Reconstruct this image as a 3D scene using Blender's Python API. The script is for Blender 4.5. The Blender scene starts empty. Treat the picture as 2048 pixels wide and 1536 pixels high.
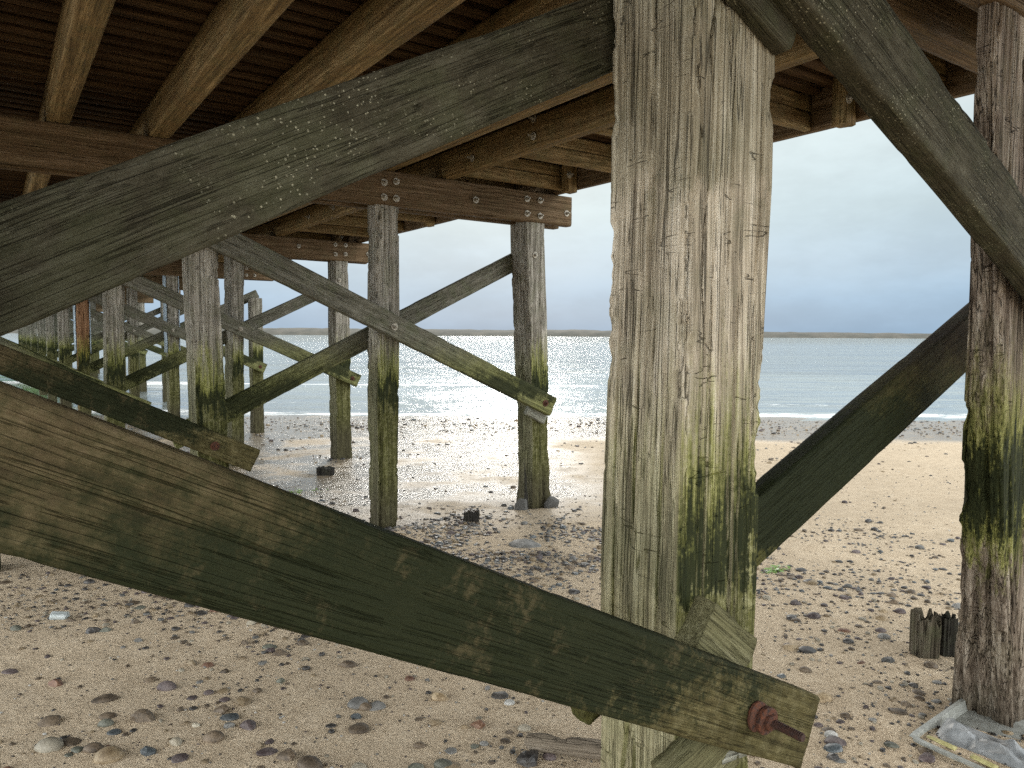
import bpy, bmesh, math, random
import numpy as np
from mathutils import Matrix, Vector, Euler

random.seed(7)
SC = bpy.context.scene
COL = SC.collection
D = bpy.data
R = math.radians

# ------------------------------------------------------------------ frame of the place
# X runs across the pier towards the open side, Y runs along the pier out to sea, Z is up.
YAW = R(35)                                   # the camera looks 35 degrees off the pier's axis
FH = np.array([math.sin(YAW), math.cos(YAW)])     # horizontal view direction = straight down the beach
RT = np.array([math.cos(YAW), -math.sin(YAW)])    # along the shoreline
EYE = 1.6

# ------------------------------------------------------------------ numpy noise
def _hash(ix, iy, seed):
    n = (ix.astype(np.int64) * 374761393 + iy.astype(np.int64) * 668265263 + seed * 974634777) & 0x7fffffff
    n = ((n ^ (n >> 13)) * 1274126177) & 0x7fffffff
    n = ((n ^ (n >> 15)) * 2246822519) & 0x7fffffff
    return (n & 0xffff) / 65535.0
def vnoise(x, y, seed=0):
    x = np.asarray(x, float); y = np.asarray(y, float)
    ix = np.floor(x); iy = np.floor(y); fx = x - ix; fy = y - iy
    fx = fx * fx * (3 - 2 * fx); fy = fy * fy * (3 - 2 * fy)
    a = _hash(ix, iy, seed); b = _hash(ix + 1, iy, seed); c = _hash(ix, iy + 1, seed); d = _hash(ix + 1, iy + 1, seed)
    return (a + (b - a) * fx) * (1 - fy) + (c + (d - c) * fx) * fy * 1.0 - 0.5
def fbm(x, y, seed=0, oct=4, gain=.5):
    s = 0; a = 1.0; f = 1.0; t = 0
    for k in range(oct):
        s = s + a * vnoise(np.asarray(x) * f + 17.3 * k, np.asarray(y) * f - 9.1 * k, seed + k); t += a; a *= gain; f *= 2.03
    return s / t * 2

GD = [-80, 0, 2.5, 6.1, 10.7, 15, 18.2, 25, 60, 9000]
GZ = [4.2, .3, .19, 0, -.2, -.34, -.42, -.62, -2.5, -8]
WATER_Z = -.42
SCOUR = [(1.33, 1.2), (3.1, 1.18), (1.26, 5.74), (2.68, 5.72), (4.28, 5.75), (1.2, 10.35), (2.65, 10.4), (4.15, 10.35), (2.7, 14.85), (4.2, 14.85)]
def ground_z(x, y):
    x = np.asarray(x, float); y = np.asarray(y, float)
    d = x * FH[0] + y * FH[1]
    fade = np.clip((40 - np.abs(d)) / 20, 0, 1)
    sc = 0
    for (px, py) in SCOUR:
        r2 = (x - px) ** 2 + (y - py) ** 2; sc = sc - .035 * np.exp(-r2 / .045) + .012 * np.exp(-((np.sqrt(r2) - .42) / .12) ** 2)
    return sc + np.interp(d, GD, GZ) + fade * (.022 * fbm(x * .5, y * .5, 3, 2) + .010 * fbm(x * 2.2, y * 2.2, 5, 3) + .0045 * fbm(x * 9, y * 9, 8, 2))

# ------------------------------------------------------------------ objects
def WM(o):
    m = o.matrix_basis.copy()
    if o.parent: m = WM(o.parent) @ o.matrix_parent_inverse @ m
    return m
def link(name, me, mat=None, parent=None, loc=(0, 0, 0), rot=(0, 0, 0), scale=(1, 1, 1)):
    o = D.objects.new(name, me); COL.objects.link(o)
    o.location = loc; o.rotation_euler = rot; o.scale = scale
    if mat is not None and me is not None and len(me.materials) == 0:
        for m in (mat if isinstance(mat, (list, tuple)) else [mat]): me.materials.append(m)
    if parent is not None:
        inv = WM(parent).inverted(); o.parent = parent; o.matrix_parent_inverse = inv
    return o
def tag(o, label=None, cat=None, group=None, kind=None):
    if label: o['label'] = label
    if cat: o['category'] = cat
    if group: o['group'] = group
    if kind: o['kind'] = kind
    return o
def empty(name, loc):
    o = D.objects.new(name, None); COL.objects.link(o); o.location = loc; o.empty_display_size = .2
    return o
def mesh_np(name, verts, faces, smooth=True):
    me = D.meshes.new(name); me.from_pydata([tuple(v) for v in verts], [], faces)
    me.update()
    if smooth: me.polygons.foreach_set('use_smooth', [True] * len(me.polygons))
    return me
def grid_faces(nr, nc, wrap=False, off=0):
    f = []
    for i in range(nr - 1):
        a = off + i * nc; b = a + nc
        for j in range(nc - 1): f.append((a + j, a + j + 1, b + j + 1, b + j))
        if wrap: f.append((a + nc - 1, a, b, b + nc - 1))
    return f

def rect_ring(n, w, h, r):
    """n points round a w x h rectangle with corners of radius r, as (u along perimeter, x, y, nx, ny, cornerness)"""
    segs = []
    P = 2 * (w + h) - 8 * r + 2 * math.pi * r
    out = []
    ts = (np.arange(n) + .5) / n * P
    edges = [('l', (r, 0), (1, 0), w - 2 * r, (0, -1)), ('c', (w - r, r), -90), ('l', (w, r), (0, 1), h - 2 * r, (1, 0)), ('c', (w - r, h - r), 0),
             ('l', (w - r, h), (-1, 0), w - 2 * r, (0, 1)), ('c', (r, h - r), 90), ('l', (0, h - r), (0, -1), h - 2 * r, (-1, 0)), ('c', (r, r), 180)]
    for t in ts:
        q = t
        for e in edges:
            L = e[3] if e[0] == 'l' else math.pi / 2 * r
            if q <= L or e is edges[-1]:
                if e[0] == 'l':
                    x = e[1][0] + e[2][0] * q; y = e[1][1] + e[2][1] * q; nx, ny = e[4]
                    c = math.exp(-(min(q, L - q) / .018) ** 2)
                else:
                    a = R(e[2]) + q / r; nx, ny = math.cos(a), math.sin(a); x = e[1][0] + r * nx; y = e[1][1] + r * ny; c = 1.0
                out.append((t, x, y, nx, ny, c)); break
            q -= L
    return np.array(out)

def pile_mesh(rows, Y, nu, nz, seed, z0, z1, rough=1.0, rot_low=1.0, checks=()):
    """A hewn timber pile. rows: (z, x of the front left edge, width, depth); Y: its front face."""
    rows = sorted(rows); zs = np.linspace(z0, z1, nz)
    rz = [r[0] for r in rows]
    xc = np.interp(zs, rz, [r[1] for r in rows]); w = np.interp(zs, rz, [r[2] for r in rows]); d = np.interp(zs, rz, [r[3] for r in rows])
    w0, d0 = float(np.mean(w)), float(np.mean(d))
    ring = rect_ring(nu, w0, d0, .012)
    U, Z = np.meshgrid(ring[:, 0], zs)
    low = 1 + rot_low * np.clip((.85 - Z) / .6, 0, 1)
    disp = rough * (.0030 * fbm(U * 70, Z * 1.7, seed, 3) + .0060 * fbm(U * 12, Z * .7, seed + 9, 3)) * low
    cr = fbm(U * 11 + .25 * fbm(U * 9, Z * 4, seed + 2, 2), Z * .33, seed + 21, 2)
    msk = np.clip(fbm(U * 5, Z * .9, seed + 31, 2) * 4 + .7, 0, 1)
    disp -= rough * .017 * np.exp(-(cr / .020) ** 2) * msk * low
    cr2 = fbm(U * 24, Z * .5, seed + 51, 2)
    disp -= rough * .006 * np.exp(-(cr2 / .03) ** 2) * np.clip(fbm(U * 9, Z * 1.6, seed + 61, 2) * 5, 0, 1) * low
    P_ = float(ring[-1, 0] + ring[0, 0])
    for (u0, za, zb, dep, wid) in checks:
        uc = (u0 if u0 > 0 else P_ + u0) + .010 * fbm(Z * 2.1, Z * 0 + u0 * 50, seed + 5, 3)
        disp -= .7 * dep * np.exp(-((U - uc) / wid) ** 2) * np.clip((Z - za) / .12, 0, 1) * np.clip((zb - Z) / .12, 0, 1)
    chip = np.clip(fbm(Z * 6.5, U * 2.0, seed + 41, 5, .6) - .05, 0, 1)
    disp -= rough * .04 * ring[None, :, 5] * chip
    disp += rough * .004 * fbm(Z * 1.3, U * .5, seed + 77, 2)
    X = xc[:, None] + (ring[:, 1] / w0)[None, :] * w[:, None] + ring[None, :, 3] * disp
    Yy = Y + (ring[:, 2] / d0)[None, :] * d[:, None] + ring[None, :, 4] * disp
    v = np.stack([X, Yy, Z], -1).reshape(-1, 3)
    f = grid_faces(nz, nu, True)
    f.append(tuple(range(nu - 1, -1, -1))); f.append(tuple((nz - 1) * nu + k for k in range(nu)))
    me = mesh_np('pile', v, f)
    return me

def beam_mesh(L, T, W, nl, seed, amp=1.0, r=.004, nu=44, name='beam'):
    """A sawn timber along local +X from 0 to L; thickness T along Y (0..T), width W along Z (centred)."""
    ring = rect_ring(nu, T, W, r)
    xs = np.linspace(0, L, nl)
    U, X = np.meshgrid(ring[:, 0], xs)
    disp = amp * (.0016 * fbm(U * 60, X * 2, seed, 3) + .0016 * fbm(X * 1.6, U * 2, seed + 5, 3))
    chip = np.clip(fbm(X * 7, U * 3, seed + 8, 4) - .16, 0, 1)
    disp -= amp * .012 * ring[None, :, 5] * chip
    Yy = ring[None, :, 1] + ring[None, :, 3] * disp
    Zz = ring[None, :, 2] - W / 2 + ring[None, :, 4] * disp
    X = X.copy()
    X[0] += amp * .006 * fbm(ring[:, 1] * 30, ring[:, 2] * 30, seed + 3, 2); X[-1] += amp * .006 * fbm(ring[:, 1] * 30, ring[:, 2] * 30, seed + 4, 2)
    v = np.stack([X, Yy, Zz], -1).reshape(-1, 3)
    f = grid_faces(nl, nu, True)
    f = [tuple(reversed(q)) for q in f]
    f.append(tuple(range(nu))); f.append(tuple((nl - 1) * nu + k for k in range(nu - 1, -1, -1)))
    me = mesh_np(name, v, f)
    for p in me.polygons[-2:]: p.use_smooth = False
    return me

# ------------------------------------------------------------------ materials
class NT:
    def __init__(s, mat): s.t = mat.node_tree; s.n = s.t.nodes; s.l = s.t.links
    def put(s, v, sock):
        if v is None: return
        if hasattr(v, 'is_output'): s.l.new(v, sock)
        else:
            try: sock.default_value = v
            except Exception: sock.default_value = (*v, 1) if len(v) == 3 else v
    def node(s, typ, **kw):
        n = s.n.new(typ)
        for k, v in kw.items(): setattr(n, k, v)
        return n
    def math(s, op, a, b=None, c=None, clamp=False):
        n = s.node('ShaderNodeMath', operation=op, use_clamp=clamp)
        s.put(a, n.inputs[0]); s.put(b, n.inputs[1]); s.put(c, n.inputs[2]); return n.outputs[0]
    def vmath(s, op, a, b=None):
        n = s.node('ShaderNodeVectorMath', operation=op); s.put(a, n.inputs[0])
        if b is not None: s.put(b, n.inputs[1])
        return n.outputs['Value'] if op in ('DOT_PRODUCT', 'LENGTH') else n.outputs[0]
    def noise(s, vec, scale, detail=3, rough=.55, dist=0):
        n = s.node('ShaderNodeTexNoise'); s.put(vec, n.inputs['Vector']); s.put(scale, n.inputs['Scale']); s.put(detail, n.inputs['Detail']); s.put(rough, n.inputs['Roughness']); s.put(dist, n.inputs['Distortion'])
        return n.outputs['Fac']
    def map(s, v, a, b, c=0., d=1., smooth=True):
        n = s.node('ShaderNodeMapRange', interpolation_type='SMOOTHSTEP' if smooth else 'LINEAR', clamp=True)
        s.put(v, n.inputs[0]); s.put(a, n.inputs[1]); s.put(b, n.inputs[2]); s.put(c, n.inputs[3]); s.put(d, n.inputs[4]); return n.outputs[0]
    def mix(s, fac, a, b, mode='MIX'):
        n = s.node('ShaderNodeMix', data_type='RGBA', blend_type=mode); s.put(fac, n.inputs[0])
        s.put(a if hasattr(a, 'is_output') else (*a, 1)[:4], n.inputs[6]); s.put(b if hasattr(b, 'is_output') else (*b, 1)[:4], n.inputs[7]); return n.outputs[2]
    def ramp(s, fac, stops):
        n = s.node('ShaderNodeValToRGB'); e = n.color_ramp.elements
        while len(e) < len(stops): e.new(.5)
        for q, (p, c) in zip(e, stops): q.position = p; q.color = (*c, 1)
        s.put(fac, n.inputs[0]); return n.outputs[0]
    def bump(s, h, strength, dist, normal=None):
        n = s.node('ShaderNodeBump'); s.put(strength, n.inputs['Strength']); s.put(dist, n.inputs['Distance']); s.put(h, n.inputs['Height'])
        if normal is not None: s.put(normal, n.inputs['Normal'])
        return n.outputs[0]
def new_mat(name):
    m = D.materials.new(name); m.use_nodes = True; nt = NT(m); nt.n.clear()
    out = nt.node('ShaderNodeOutputMaterial'); p = nt.node('ShaderNodeBsdfPrincipled'); nt.l.new(p.outputs[0], out.inputs[0])
    return m, nt, p

def wood(name, dark, mid, light, axis='X', tide=False, lichen=0., crack=.7, spec=.07, rough=.8, green=.35, bumpd=.006, pale_side=False, algae=1.0, gs=1.0, cuts=False, mot=0., dks=.95, ctr=.17, tidez=0., dkr=(1.34, 1.16, .98, 1.05), lowm=.8, mott=0., lowk=1., gmlo=-9., topz=None):
    m, t, p = new_mat(name)
    tc = t.node('ShaderNodeTexCoord'); oi = t.node('ShaderNodeObjectInfo'); geo = t.node('ShaderNodeNewGeometry')
    off = t.node('ShaderNodeCombineXYZ'); r50 = t.math('MULTIPLY', oi.outputs['Random'], 37.)
    t.put(r50, off.inputs[0]); t.put(r50, off.inputs[1]); t.put(t.math('MULTIPLY', r50, 1.7), off.inputs[2])
    P = t.vmath('ADD', tc.outputs['Object'], off.outputs[0])
    st = (.03, 1, 1) if axis == 'X' else (1, 1, .03)
    st2 = (.016, 1, 1) if axis == 'X' else (1, 1, .016)
    wv = t.node('ShaderNodeTexNoise'); t.put(P, wv.inputs['Vector']); t.put(2.2, wv.inputs['Scale']); t.put(2., wv.inputs['Detail'])
    Pw = t.vmath('ADD', P, t.vmath('MULTIPLY', t.vmath('SUBTRACT', wv.outputs['Color'], (.5, .5, .5)), (.014, .014, .014)))
    G = t.vmath('MULTIPLY', Pw, st); G2 = t.vmath('MULTIPLY', Pw, st2)
    fine = t.noise(G, 150. * gs, 5, .65); midn = t.noise(G, 34. * gs, 4, .6); big = t.noise(P, 3.2, 4, .6); patch = t.noise(P, 9., 5, .65)
    v = t.math('ADD', t.math('MULTIPLY', fine, .5), t.math('MULTIPLY', midn, .5))
    if mot: v = t.math('ADD', t.math('MULTIPLY', v, 1 - mot), t.math('MULTIPLY', t.noise(t.vmath('MULTIPLY', P, (.45, 1, 1)), 30., 7, .78), mot))
    col = t.ramp(v, [(.5 - ctr, dark), (.5, mid), (.5 + ctr, light)])
    col = t.mix(t.map(big, .35, .7, 0, .45), col, t.mix(.6, col, tuple(c * .45 for c in mid)))
    gcol = (.085, .105, .045)
    col = t.mix(t.math('MULTIPLY', t.map(patch, .42, .66), green), col, gcol)
    # drying cracks along the grain
    c1 = t.math('ABSOLUTE', t.math('SUBTRACT', t.noise(G2, 26. * gs, 2, .5), .5)); c2 = t.math('ABSOLUTE', t.math('SUBTRACT', t.noise(G2, 60. * gs, 2, .5), .5))
    ck = t.math('MAXIMUM', t.math('MULTIPLY', t.map(c1, .0, .010, 1, 0), t.map(big, .36, .48)), t.math('MULTIPLY', t.map(c2, 0, .016, .8, 0), t.map(patch, .38, .5)))
    if cuts:
        Hc = t.vmath('MULTIPLY', Pw, (1, 1, 7.))
        c3 = t.math('ABSOLUTE', t.math('SUBTRACT', t.noise(t.vmath('ADD', Hc, (3, 7, 1)), 3.3, 2, .6), .5))
        ck = t.math('MAXIMUM', ck, t.math('MULTIPLY', t.map(c3, 0, .010, .9, 0), t.map(t.noise(t.vmath('ADD', P, (9, 4, 2)), 13., 2), .56, .62)))
        # old nail and worm holes, a little longer along the grain
        vo = t.node('ShaderNodeTexVoronoi'); t.put(t.vmath('MULTIPLY', P, (1, 1, .55)), vo.inputs['Vector']); t.put(13., vo.inputs['Scale'])
        ck = t.math('MAXIMUM', ck, t.math('MULTIPLY', t.map(vo.outputs['Distance'], .05, .075, 1, 0), t.math('GREATER_THAN', t.vmath('DOT_PRODUCT', vo.outputs['Color'], (1, 0, 0)), .72)))
    col = t.mix(t.math('MULTIPLY', ck, crack), col, tuple(c * .18 for c in mid))
    hgt = t.math('SUBTRACT', t.math('ADD', t.math('MULTIPLY', fine, .5), t.math('MULTIPLY', midn, .6)), t.math('MULTIPLY', ck, crack * 1.6))
    rgh = rough
    if lichen > 0:
        vo = t.node('ShaderNodeTexVoronoi'); vo.inputs['Scale'].default_value = 95.; t.put(t.vmath('ADD', P, t.vmath('MULTIPLY', wv.outputs['Color'], (.02, .02, .02))), vo.inputs['Vector'])
        lp = t.noise(P, 60., 3, .6)
        spot = t.math('MULTIPLY', t.map(t.math('ADD', vo.outputs['Distance'], t.math('MULTIPLY', lp, .35)), .30, .40, 1, 0), t.map(t.noise(t.vmath('ADD', P, (5, 1, 8)), 5.5, 3, .6), .44, .60))
        sepz = t.node('ShaderNodeSeparateXYZ'); t.put(geo.outputs['Position'], sepz.inputs[0])
        spot = t.math('MULTIPLY', spot, t.map(sepz.outputs[2], 1.55, 1.85))
        col = t.mix(t.math('MULTIPLY', spot, lichen), col, (.33, .31, .22))
    if tide:
        sp = t.node('ShaderNodeSeparateXYZ'); t.put(geo.outputs['Position'], sp.inputs[0])
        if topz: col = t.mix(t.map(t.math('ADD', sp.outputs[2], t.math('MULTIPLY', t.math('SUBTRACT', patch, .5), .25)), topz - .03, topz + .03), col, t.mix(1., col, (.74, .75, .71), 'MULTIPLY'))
        sn = t.node('ShaderNodeSeparateXYZ'); t.put(geo.outputs['Normal'], sn.inputs[0])
        streak = t.noise(t.vmath('MULTIPLY', geo.outputs['Position'], (1, 1, .09)), 42., 3, .6)
        z = t.math('ADD', t.math('ADD', sp.outputs[2], -tidez), t.math('ADD', t.math('MULTIPLY', t.math('SUBTRACT', big, .5), .22), t.math('ADD', t.math('MULTIPLY', t.math('SUBTRACT', streak, .5), .62 if axis == 'Z' else .06), t.math('ADD', t.math('MULTIPLY', t.math('SUBTRACT', t.noise(geo.outputs['Position'], 75., 4, .7), .5), .30), t.math('MULTIPLY', t.math('SUBTRACT', patch, .5), .25 if axis == 'Z' else .42)))))
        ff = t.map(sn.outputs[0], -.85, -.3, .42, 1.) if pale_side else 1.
        gm = t.math('MULTIPLY', t.math('MULTIPLY', t.math('MULTIPLY', t.map(z, 1.62, 1.22), t.map(z, gmlo, gmlo + .2)), algae), ff)
        col = t.mix(t.math('MULTIPLY', gm, .85), col, t.mix(t.map(v, .35, .65), (.028, .038, .004), (.27, .28, .05)))
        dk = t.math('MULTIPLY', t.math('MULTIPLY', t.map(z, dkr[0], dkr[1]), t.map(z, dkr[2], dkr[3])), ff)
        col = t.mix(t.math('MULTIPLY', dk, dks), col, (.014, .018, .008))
        if mott:
            mo = t.math('MULTIPLY', t.map(t.noise(P, 7., 6, .72), .53, .64), t.map(t.noise(P, 45., 3, .7), .38, .6))
            col = t.mix(t.math('MULTIPLY', mo, mott), col, (.15, .115, .06))
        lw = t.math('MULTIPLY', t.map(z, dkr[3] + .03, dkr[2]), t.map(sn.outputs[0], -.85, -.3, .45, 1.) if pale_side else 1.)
        lowc = t.ramp(t.math('ADD', t.math('MULTIPLY', t.noise(geo.outputs['Position'], 38., 5, .7), .5), t.math('MULTIPLY', v, .5)), [(.36, tuple(c * lowk for c in (.013, .013, .006))), (.49, tuple(c * lowk for c in (.048, .046, .018))), (.62, tuple(c * lowk for c in (.17, .16, .095)))])
        col = t.mix(t.math('MULTIPLY', lw, lowm), col, lowc)
        col = t.mix(t.map(sp.outputs[2], .5, .05, 0, .65), col, (.05, .042, .03))
        rgh = t.math('SUBTRACT', rough, t.math('MULTIPLY', dk, .15))
    t.put(col, p.inputs['Base Color']); t.put(rgh, p.inputs['Roughness']); p.inputs['Specular IOR Level'].default_value = spec
    t.put(t.bump(hgt, .8, bumpd), p.inputs['Normal'])
    return m

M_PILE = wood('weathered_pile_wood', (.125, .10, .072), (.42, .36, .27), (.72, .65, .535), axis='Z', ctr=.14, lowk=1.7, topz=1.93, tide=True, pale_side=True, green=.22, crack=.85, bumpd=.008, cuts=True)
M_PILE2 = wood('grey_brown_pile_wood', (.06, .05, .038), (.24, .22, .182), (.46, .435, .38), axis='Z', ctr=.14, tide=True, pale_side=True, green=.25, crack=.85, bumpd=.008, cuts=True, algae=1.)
M_PILE_B = wood('brown_split_pile_wood', (.045, .032, .023), (.19, .150, .115), (.40, .345, .28), axis='Z', ctr=.13, tide=True, pale_side=False, green=.15, crack=.95, bumpd=.014, cuts=True, algae=.9, lowm=.06, gmlo=.72, dkr=(1.34, 1.16, .86, 1.0))
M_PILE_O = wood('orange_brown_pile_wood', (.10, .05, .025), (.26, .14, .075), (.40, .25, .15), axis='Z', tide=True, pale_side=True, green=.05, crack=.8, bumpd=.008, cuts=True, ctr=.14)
M_BRACE = wood('olive_brace_wood', (.022, .019, .011), (.062, .055, .036), (.115, .106, .075), tide=True, lichen=.85, green=.16, crack=.6, algae=.5, gs=1.6, ctr=.16, mot=.5, dks=.8)
M_BRACE_LOW = wood('dark_algae_brace_wood', (.028, .020, .011), (.082, .060, .034), (.165, .126, .078), tide=True, lichen=0., green=.05, crack=.6, algae=.18, gs=1.8, ctr=.15, mot=.55, dkr=(1.54, 1.28, .80, .93), lowm=.3, mott=.28)
M_BRACE_DK = wood('black_brown_brace_wood', (.018, .014, .009), (.042, .032, .021), (.09, .07, .045), mot=.5, tide=True, lichen=0., green=.15, crack=.5, algae=.35, gs=1.8, ctr=.24, dkr=(1.5, 1.3, .85, .95), lowm=.2)
M_BRACE2 = wood('grey_brace_wood', (.05, .045, .032), (.13, .123, .095), (.26, .25, .21), mot=.4, tide=True, lichen=.55, green=.3, crack=.6, algae=.6, lowm=.12, ctr=.17, dks=.85)
M_JOIST = wood('brown_joist_wood', (.045, .026, .010), (.165, .108, .046), (.36, .255, .125), green=.22, crack=.45, rough=.7, spec=.12)
M_CAP = wood('red_brown_cap_wood', (.045, .027, .013), (.115, .075, .040), (.21, .15, .095), green=.10, crack=.5, rough=.65)
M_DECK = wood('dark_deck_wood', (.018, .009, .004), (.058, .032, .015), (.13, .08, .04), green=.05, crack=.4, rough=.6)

def metal(name, c1, c2, metallic, rough, scale=60):
    m, t, p = new_mat(name); tc = t.node('ShaderNodeTexCoord'); n = t.noise(tc.outputs['Object'], scale, 4, .65)
    t.put(t.ramp(n, [(.35, c1), (.65, c2)]), p.inputs['Base Color']); p.inputs['Metallic'].default_value = metallic; t.put(t.map(n, .3, .7, rough - .1, rough + .12), p.inputs['Roughness'])
    t.put(t.bump(n, .5, .002), p.inputs['Normal']); return m
M_GALV = metal('dull_galvanised_steel', (.17, .15, .12), (.40, .37, .30), .2, .6)
M_RUST = metal('flaking_rust', (.014, .006, .004), (.105, .032, .012), 0., .85, 90)
M_RUSTD = metal('dark_rust', (.018, .008, .006), (.05, .018, .010), 0., .8, 90)
M_STEEL = metal('blue_grey_steel', (.22, .28, .33), (.42, .50, .56), .2, .5, 20)
M_PACK = wood('yellow_packing_wood', (.06, .055, .028), (.135, .125, .065), (.24, .225, .135), green=.1, crack=.4, gs=2.)
M_PACKG = wood('grey_packing_wood', (.10, .10, .08), (.24, .24, .20), (.38, .38, .33), green=.2, crack=.7)
M_STUMP = wood('rotten_stump_wood', (.03, .024, .017), (.10, .084, .06), (.22, .195, .15), axis='Z', green=.3, crack=.95, bumpd=.014)
M_STUMPD = wood('wet_black_stump_wood', (.012, .011, .010), (.03, .027, .024), (.06, .055, .045), axis='Z', green=.12, crack=.8, bumpd=.014, rough=.5)
M_DRIFT = wood('driftwood', (.07, .055, .04), (.20, .165, .125), (.34, .29, .23), green=.05, crack=.9)

def stone(name, c1, c2, c3, rough=.6):
    m, t, p = new_mat(name); tc = t.node('ShaderNodeTexCoord'); oi = t.node('ShaderNodeObjectInfo'); geo = t.node('ShaderNodeNewGeometry')
    off = t.math('MULTIPLY', oi.outputs['Random'], 20.)
    n = t.noise(t.vmath('ADD', tc.outputs['Object'], t.node('ShaderNodeCombineXYZ').outputs[0]), 30., 5, .7)
    n2 = t.noise(geo.outputs['Position'], 190., 4, .7); n3 = t.noise(geo.outputs['Position'], 22., 2)
    c = t.ramp(t.math('ADD', t.math('MULTIPLY', n3, .5), t.math('MULTIPLY', n2, .5)), [(.40, c1), (.5, c2), (.62, c3)])
    br = t.map(oi.outputs['Random'], 0, 1, .5, .95, False)
    t.put(t.mix(1., c, t.node('ShaderNodeCombineColor').outputs[0] if False else c, 'MIX'), p.inputs['Base Color'])
    hs = t.node('ShaderNodeHueSaturation'); t.put(br, hs.inputs['Value']); t.put(c, hs.inputs['Color']); t.put(hs.outputs[0], p.inputs['Base Color'])
    p.inputs['Roughness'].default_value = rough; t.put(t.bump(n2, .5, .0015), p.inputs['Normal']); return m
ST = {
    'tan': stone('tan_stone', (.20, .14, .075), (.36, .27, .16), (.50, .40, .26)),
    'beige': stone('beige_stone', (.30, .26, .19), (.46, .41, .31), (.58, .53, .42)),
    'brown': stone('brown_stone', (.07, .05, .032), (.15, .11, .07), (.25, .19, .13)),
    'grey': stone('grey_stone', (.12, .12, .11), (.22, .215, .20), (.34, .33, .31)),
    'dark': stone('dark_stone', (.025, .023, .022), (.06, .055, .05), (.12, .11, .10), .45),
    'red': stone('rusty_red_stone', (.10, .05, .03), (.20, .10, .06), (.30, .19, .12)),
    'blue': stone('blue_grey_stone', (.05, .062, .068), (.115, .132, .14), (.24, .26, .26), .45),
    'green': stone('green_grey_stone', (.075, .08, .06), (.145, .15, .115), (.25, .255, .20)),
    'purple': stone('purple_brown_stone', (.055, .038, .037), (.12, .09, .087), (.22, .18, .17)),
    'white': stone('white_stone', (.45, .45, .42), (.62, .61, .57), (.75, .74, .70)),
}

# sand
def sand_mat():
    m, t, p = new_mat('beach_sand'); geo = t.node('ShaderNodeNewGeometry'); Ps = geo.outputs['Position']
    g1 = t.noise(Ps, 300., 2, .6); g2 = t.noise(Ps, 75., 5, .75); g3 = t.noise(Ps, 9., 5, .6); g4 = t.noise(Ps, 1.1, 4, .6); rip = t.noise(t.vmath('MULTIPLY', Ps, (1, 1, 1)), 28., 3, .6)
    base = t.ramp(t.math('ADD', t.math('MULTIPLY', g1, .35), t.math('ADD', t.math('MULTIPLY', g2, .45), t.math('MULTIPLY', g3, .2))), [(.36, (.27, .20, .13)), (.49, (.57, .455, .315)), (.62, (.72, .61, .46))])
    base = t.mix(t.map(g4, .35, .68, 0, .35), base, (.44, .355, .25))
    # dark flecks of weed, shell and coal
    vo = t.node('ShaderNodeTexVoronoi'); t.put(t.vmath('ADD', Ps, t.vmath('MULTIPLY', Ps, (.0, .35, 0))), vo.inputs['Vector']); vo.inputs['Scale'].default_value = 55.
    fl = t.math('MULTIPLY', t.map(t.math('ADD', vo.outputs['Distance'], t.math('MULTIPLY', g2, .3)), .22, .32, 1, 0), t.map(g3, .5, .62))
    base = t.mix(t.math('MULTIPLY', fl, .75), base, (.06, .05, .04))
    d = t.vmath('DOT_PRODUCT', Ps, (FH[0], FH[1], 0)); x = t.vmath('DOT_PRODUCT', Ps, (RT[0], RT[1], 0))
    wob = t.math('MULTIPLY', t.math('SUBTRACT', t.noise(Ps, .55, 4, .6), .5), 3.2)
    # the wet channel scoured under the pier and the wash along the water's edge
    chan = t.math('MULTIPLY', t.map(t.math('ADD', d, wob), 5.6, 7.6), t.map(t.math('ADD', x, t.math('MULTIPLY', wob, .35)), 1.9, .3))
    chan = t.math('MULTIPLY', chan, t.map(t.noise(t.vmath('MULTIPLY', Ps, (1, 1, 1)), .9, 3, .6), .30, .52, .35, 1))
    wash = t.map(t.math('ADD', d, t.math('MULTIPLY', wob, .4)), 12.6, 14.0)
    wet = t.math('MAXIMUM', chan, wash, clamp=True)
    damp = t.map(t.math('ADD', d, wob), 3.2, 7.5, 0, .35)
    base = t.mix(t.math('MAXIMUM', t.math('MULTIPLY', wet, .85), damp), base, t.mix(1., base, (.30, .30, .30), 'MULTIPLY'))
    film = t.math('MULTIPLY', wet, t.map(t.noise(Ps, 2.6, 4, .65), .28, .47))
    t.put(base, p.inputs['Base Color']); t.put(t.map(t.math('ADD', t.math('MULTIPLY', wet, .55), t.math('MULTIPLY', film, .45)), 0, 1, .9, .15, False), p.inputs['Roughness'])
    t.put(t.map(wet, 0, 1, .2, .5), p.inputs['Specular IOR Level'])
    h = t.math('ADD', t.math('MULTIPLY', g1, .12), t.math('ADD', t.math('MULTIPLY', g2, .35), t.math('MULTIPLY', rip, .8)))
    t.put(t.bump(h, t.map(film, 0, 1, .9, .55), .016), p.inputs['Normal']); return m
M_SAND = sand_mat()

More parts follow.
